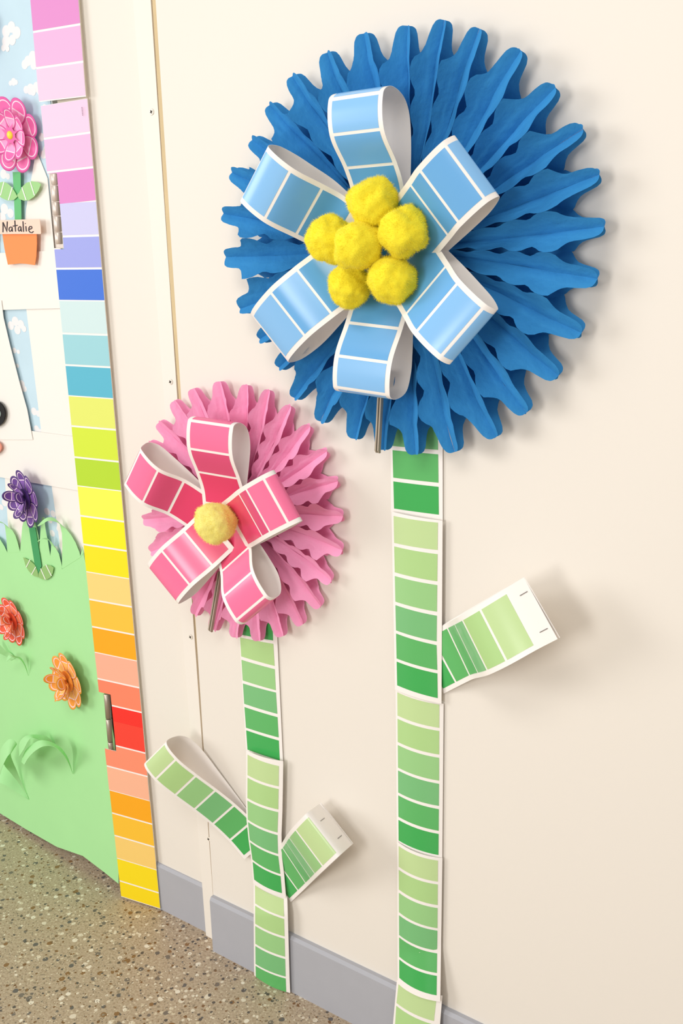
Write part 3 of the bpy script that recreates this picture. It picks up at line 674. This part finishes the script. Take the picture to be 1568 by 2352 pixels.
strip_loop(bf, 'petal_loop', BO, 55.1, .042, .0820, -.26, [(.06, .055), (.104, .074), (.129, .085), (.152, .096), (.194, .101), (.205, .089), (.181, .068), (.15, .060), (.11, .055), (.07, .05)],
           [(B_[2], .3, 1.95), (B_[2], 1.95, 3), (B_[1], 3, 4), (B_[0], 4, 5.8)])
strip_loop(bf, 'petal_loop', BO, 128.6, -.037, .0824, .25, [(.06, .050), (.10, .068), (.129, .083), (.159, .098), (.202, .099), (.213, .086), (.196, .070), (.168, .062), (.134, .056), (.107, .054), (.07, .05)],
           [(B_[2], .2, 2), (B_[1], 2, 3), (B_[0], 3, 4), (B_[0], 4, 5.8)])
strip_loop(bf, 'petal_loop', BO, 185, -.047, .0796, .14, [(.03, .045), (.06, .052), (.093, .066), (.133, .086), (.173, .086), (.181, .072), (.175, .046), (.152, .037), (.126, .037), (.102, .039), (.05, .04)],
           [(B_[2], .3, 2), (B_[1], 2, 3), (B_[0], 3, 4), (B_[0], 4.1, 7)])
strip_loop(bf, 'petal_loop', BO, -127.9, -.021, .0809, .19, [(.0, .070), (.039, .079), (.062, .088), (.108, .098), (.161, .086), (.161, .057), (.131, .044), (.084, .050), (.046, .058), (.01, .055)],
           [(B_[2], .3, 2), (B_[1], 2, 3), (B_[0], 3, 3.95), (B_[0], 4.2, 6)])
K_ = [(246, 118, 160), (226, 82, 126), (232, 68, 112)]
strip_loop(pf, 'petal_loop', PO, 3.7, .046, .0784, -.16, [(.03, .040), (.06, .044), (.091, .056), (.13, .073), (.172, .071), (.176, .057), (.164, .040), (.139, .033), (.106, .036), (.079, .040), (.04, .04)],
           [(K_[2], .3, 2), (K_[1], 2, 3), (K_[0], 3, 4), (K_[0], 4.1, 7)])
strip_loop(pf, 'petal_loop', PO, -55.2, .007, .0771, .0, [(-.006, .030), (.022, .036), (.059, .050), (.093, .076), (.138, .075), (.146, .063), (.148, .048), (.137, .036), (.105, .031), (.064, .028), (.02, .028)],
           [(K_[2], .15, 2), (K_[1], 2, 3), (K_[0], 3, 4), (K_[0], 4.1, 7)])
strip_loop(pf, 'petal_loop', PO, 60.9, .028, .0803, -.12, [(.075, .055), (.112, .072), (.148, .091), (.171, .098), (.21, .1), (.225, .09), (.205, .070), (.16, .050), (.113, .042), (.08, .045)],
           [(K_[2], .3, 2), (K_[1], 2, 3), (K_[0], 3, 4), (K_[0], 4, 5.8)])
strip_loop(pf, 'petal_loop', PO, 138.4, -.032, .0781, .09, [(.038, .036), (.082, .056), (.119, .081), (.16, .086), (.169, .078), (.166, .058), (.141, .041), (.108, .037), (.074, .037), (.04, .036)],
           [(K_[2], .08, 1), (K_[0], 1, 2), (K_[0], 2, 3), (K_[0], 3.05, 5)])
strip_loop(pf, 'petal_loop', PO, -136.3, -.030, .0797, .07, [(-.03, .050), (.014, .066), (.056, .088), (.104, .086), (.095, .057), (.042, .050), (.012, .050), (-.03, .05)],
           [(K_[2], .15, 1), (K_[0], 1, 2), (K_[0], 2, 3), (K_[0], 3.1, 5)])
# leaves of the stems
strip_loop(ps, 'leaf_loop', (-.983, 0, .299), -46.8, -.018, .0776, -.08, [(-.042, .004), (-.001, .009), (.039, .019), (.078, .033), (.117, .049), (.159, .063), (.192, .062), (.192, .036), (.18, .019), (.154, .010), (.097, .007), (.029, .005), (-.02, .005)],
           [(G[5], .1, 1), (G[4], 1, 2), (G[3], 2, 3), (G[2], 3, 4), (G[1], 4, 5), (G[0], 5, 6.0), (G[3], 6.3, 8)])
strip_loop(bs, 'leaf_loop', (-.5794, 0, .7142), 51.49, -.0033, .0829, .216, [(-.06, .002), (-.024, .007), (.013, .018), (.045, .044), (.077, .069), (.117, .081), (.161, .076), (.195, .081)],
           [(G[5], .1, 1), (G[4], 1, 2), (G[4], 2, 3), (G[3], 3, 4), (G[1], 4, 5), (G[0], 5, 6)], tau2=-.07, ramp=2, staples=((6.45, 6.85, -.30), (6.45, 6.85, .30)))
strip_loop(bs, 'leaf_back', (-.5794, 0, .7142), 51.49, -.0033, .0829, .10, [(.197, .0795), (.14, .046), (.08, .022), (.02, .010), (-.02, .0065)], [])
strip_loop(ps, 'leaf_loop', (-.88617, 0, .25348), 38.81, .0003, .0796, .118, [(-.062, .003), (-.019, .0085), (.021, .017), (.06, .036), (.098, .056), (.139, .070), (.182, .069), (.172, .026)],
           [(G[5], .05, 1), (G[4], 1, 2), (G[4], 2, 3), (G[3], 3, 4), (G[2], 4, 5), (G[0], 5, 6)], tau2=-.12, ramp=2, staples=((6.35, 6.65, -.22), (6.5, 6.8, .24)))
strip_loop(ps, 'leaf_back', (-.88617, 0, .25348), 38.81, .0003, .0796, .03, [(.174, .0245), (.12, .016), (.06, .009), (-.02, .004)], [])
# ---------------------------------------------------------------- pom-poms
def pom_mat(name, c):
    m = mat(name, c, .95, .03, transl=.08, bump=(420, .45, .0012)); b = m.node_tree.nodes['Principled BSDF']
    b.inputs['Sheen Weight'].default_value = .3; b.inputs['Sheen Tint'].default_value = (*lin((255, 246, 190)), 1)
    return m
m_pom = pom_mat('yellow pom-pom fluff', (255, 238, 60)); m_pom2 = pom_mat('pale yellow pom-pom fluff', (255, 243, 140))
def pompom(root, c, r, m, sd):
    import bmesh
    bm = bmesh.new(); bmesh.ops.create_icosphere(bm, subdivisions=5, radius=1.0)
    rnd = random.Random(sd); off = Vector((sd*3.7, sd*1.3, sd*2.1))
    v, f, tips = [], [], []
    for q in bm.verts:
        d = q.co.normalized(); n = noise.noise(d*1.5+off)*.16+noise.noise(d*3.4+off)*.07
        q.co = d*(r*.93)*(1+n); v.append(q.co.copy())
    bm.normal_update(); nr = [q.normal.copy() for q in bm.verts]
    f = [tuple(w.index for w in t.verts) for t in bm.faces]
    tri = list(f); N0 = len(v); bm.free()
    nv = [q.copy() for q in nr]
    for t in range(5000):
        a, b, cc = tri[rnd.randrange(len(tri))]; u, w = rnd.random(), rnd.random()
        if u+w > 1: u, w = 1-u, 1-w
        p = v[a]*(1-u-w)+v[b]*u+v[cc]*w; n = (nr[a]*(1-u-w)+nr[b]*u+nr[cc]*w).normalized()
        j = Vector((rnd.gauss(0, 1), rnd.gauss(0, 1), rnd.gauss(0, 1)))
        fl = noise.noise_vector(p*60+off); d = (n+j*.28+fl*.5).normalized(); L = r*rnd.uniform(.05, .13); s = d.cross(j).normalized()*.00020
        b0 = len(v); v += [p-d*r*.02-s, p-d*r*.02+s, p+d*L]; f.append((b0, b0+1, b0+2)); nv += [(n+j*.12).normalized()]*3
    o = obj('pom_pom', [q+Vector(c) for q in v], f, m, None, True); child(o, root)
for i, (c, r) in enumerate((((-.6519, -.095, 1.3077), .0319), ((-.7198, -.09, 1.2672), .0302), ((-.6617, -.115, 1.26), .0305), ((-.6105, -.095, 1.2746), .031), ((-.6258, -.095, 1.2196), .031), ((-.691, -.09, 1.2113), .0282))):
    pompom(bf, c, r, m_pom, i+1)
pompom(pf, (-.9379, -.09, .8708), .032, m_pom2, 11)
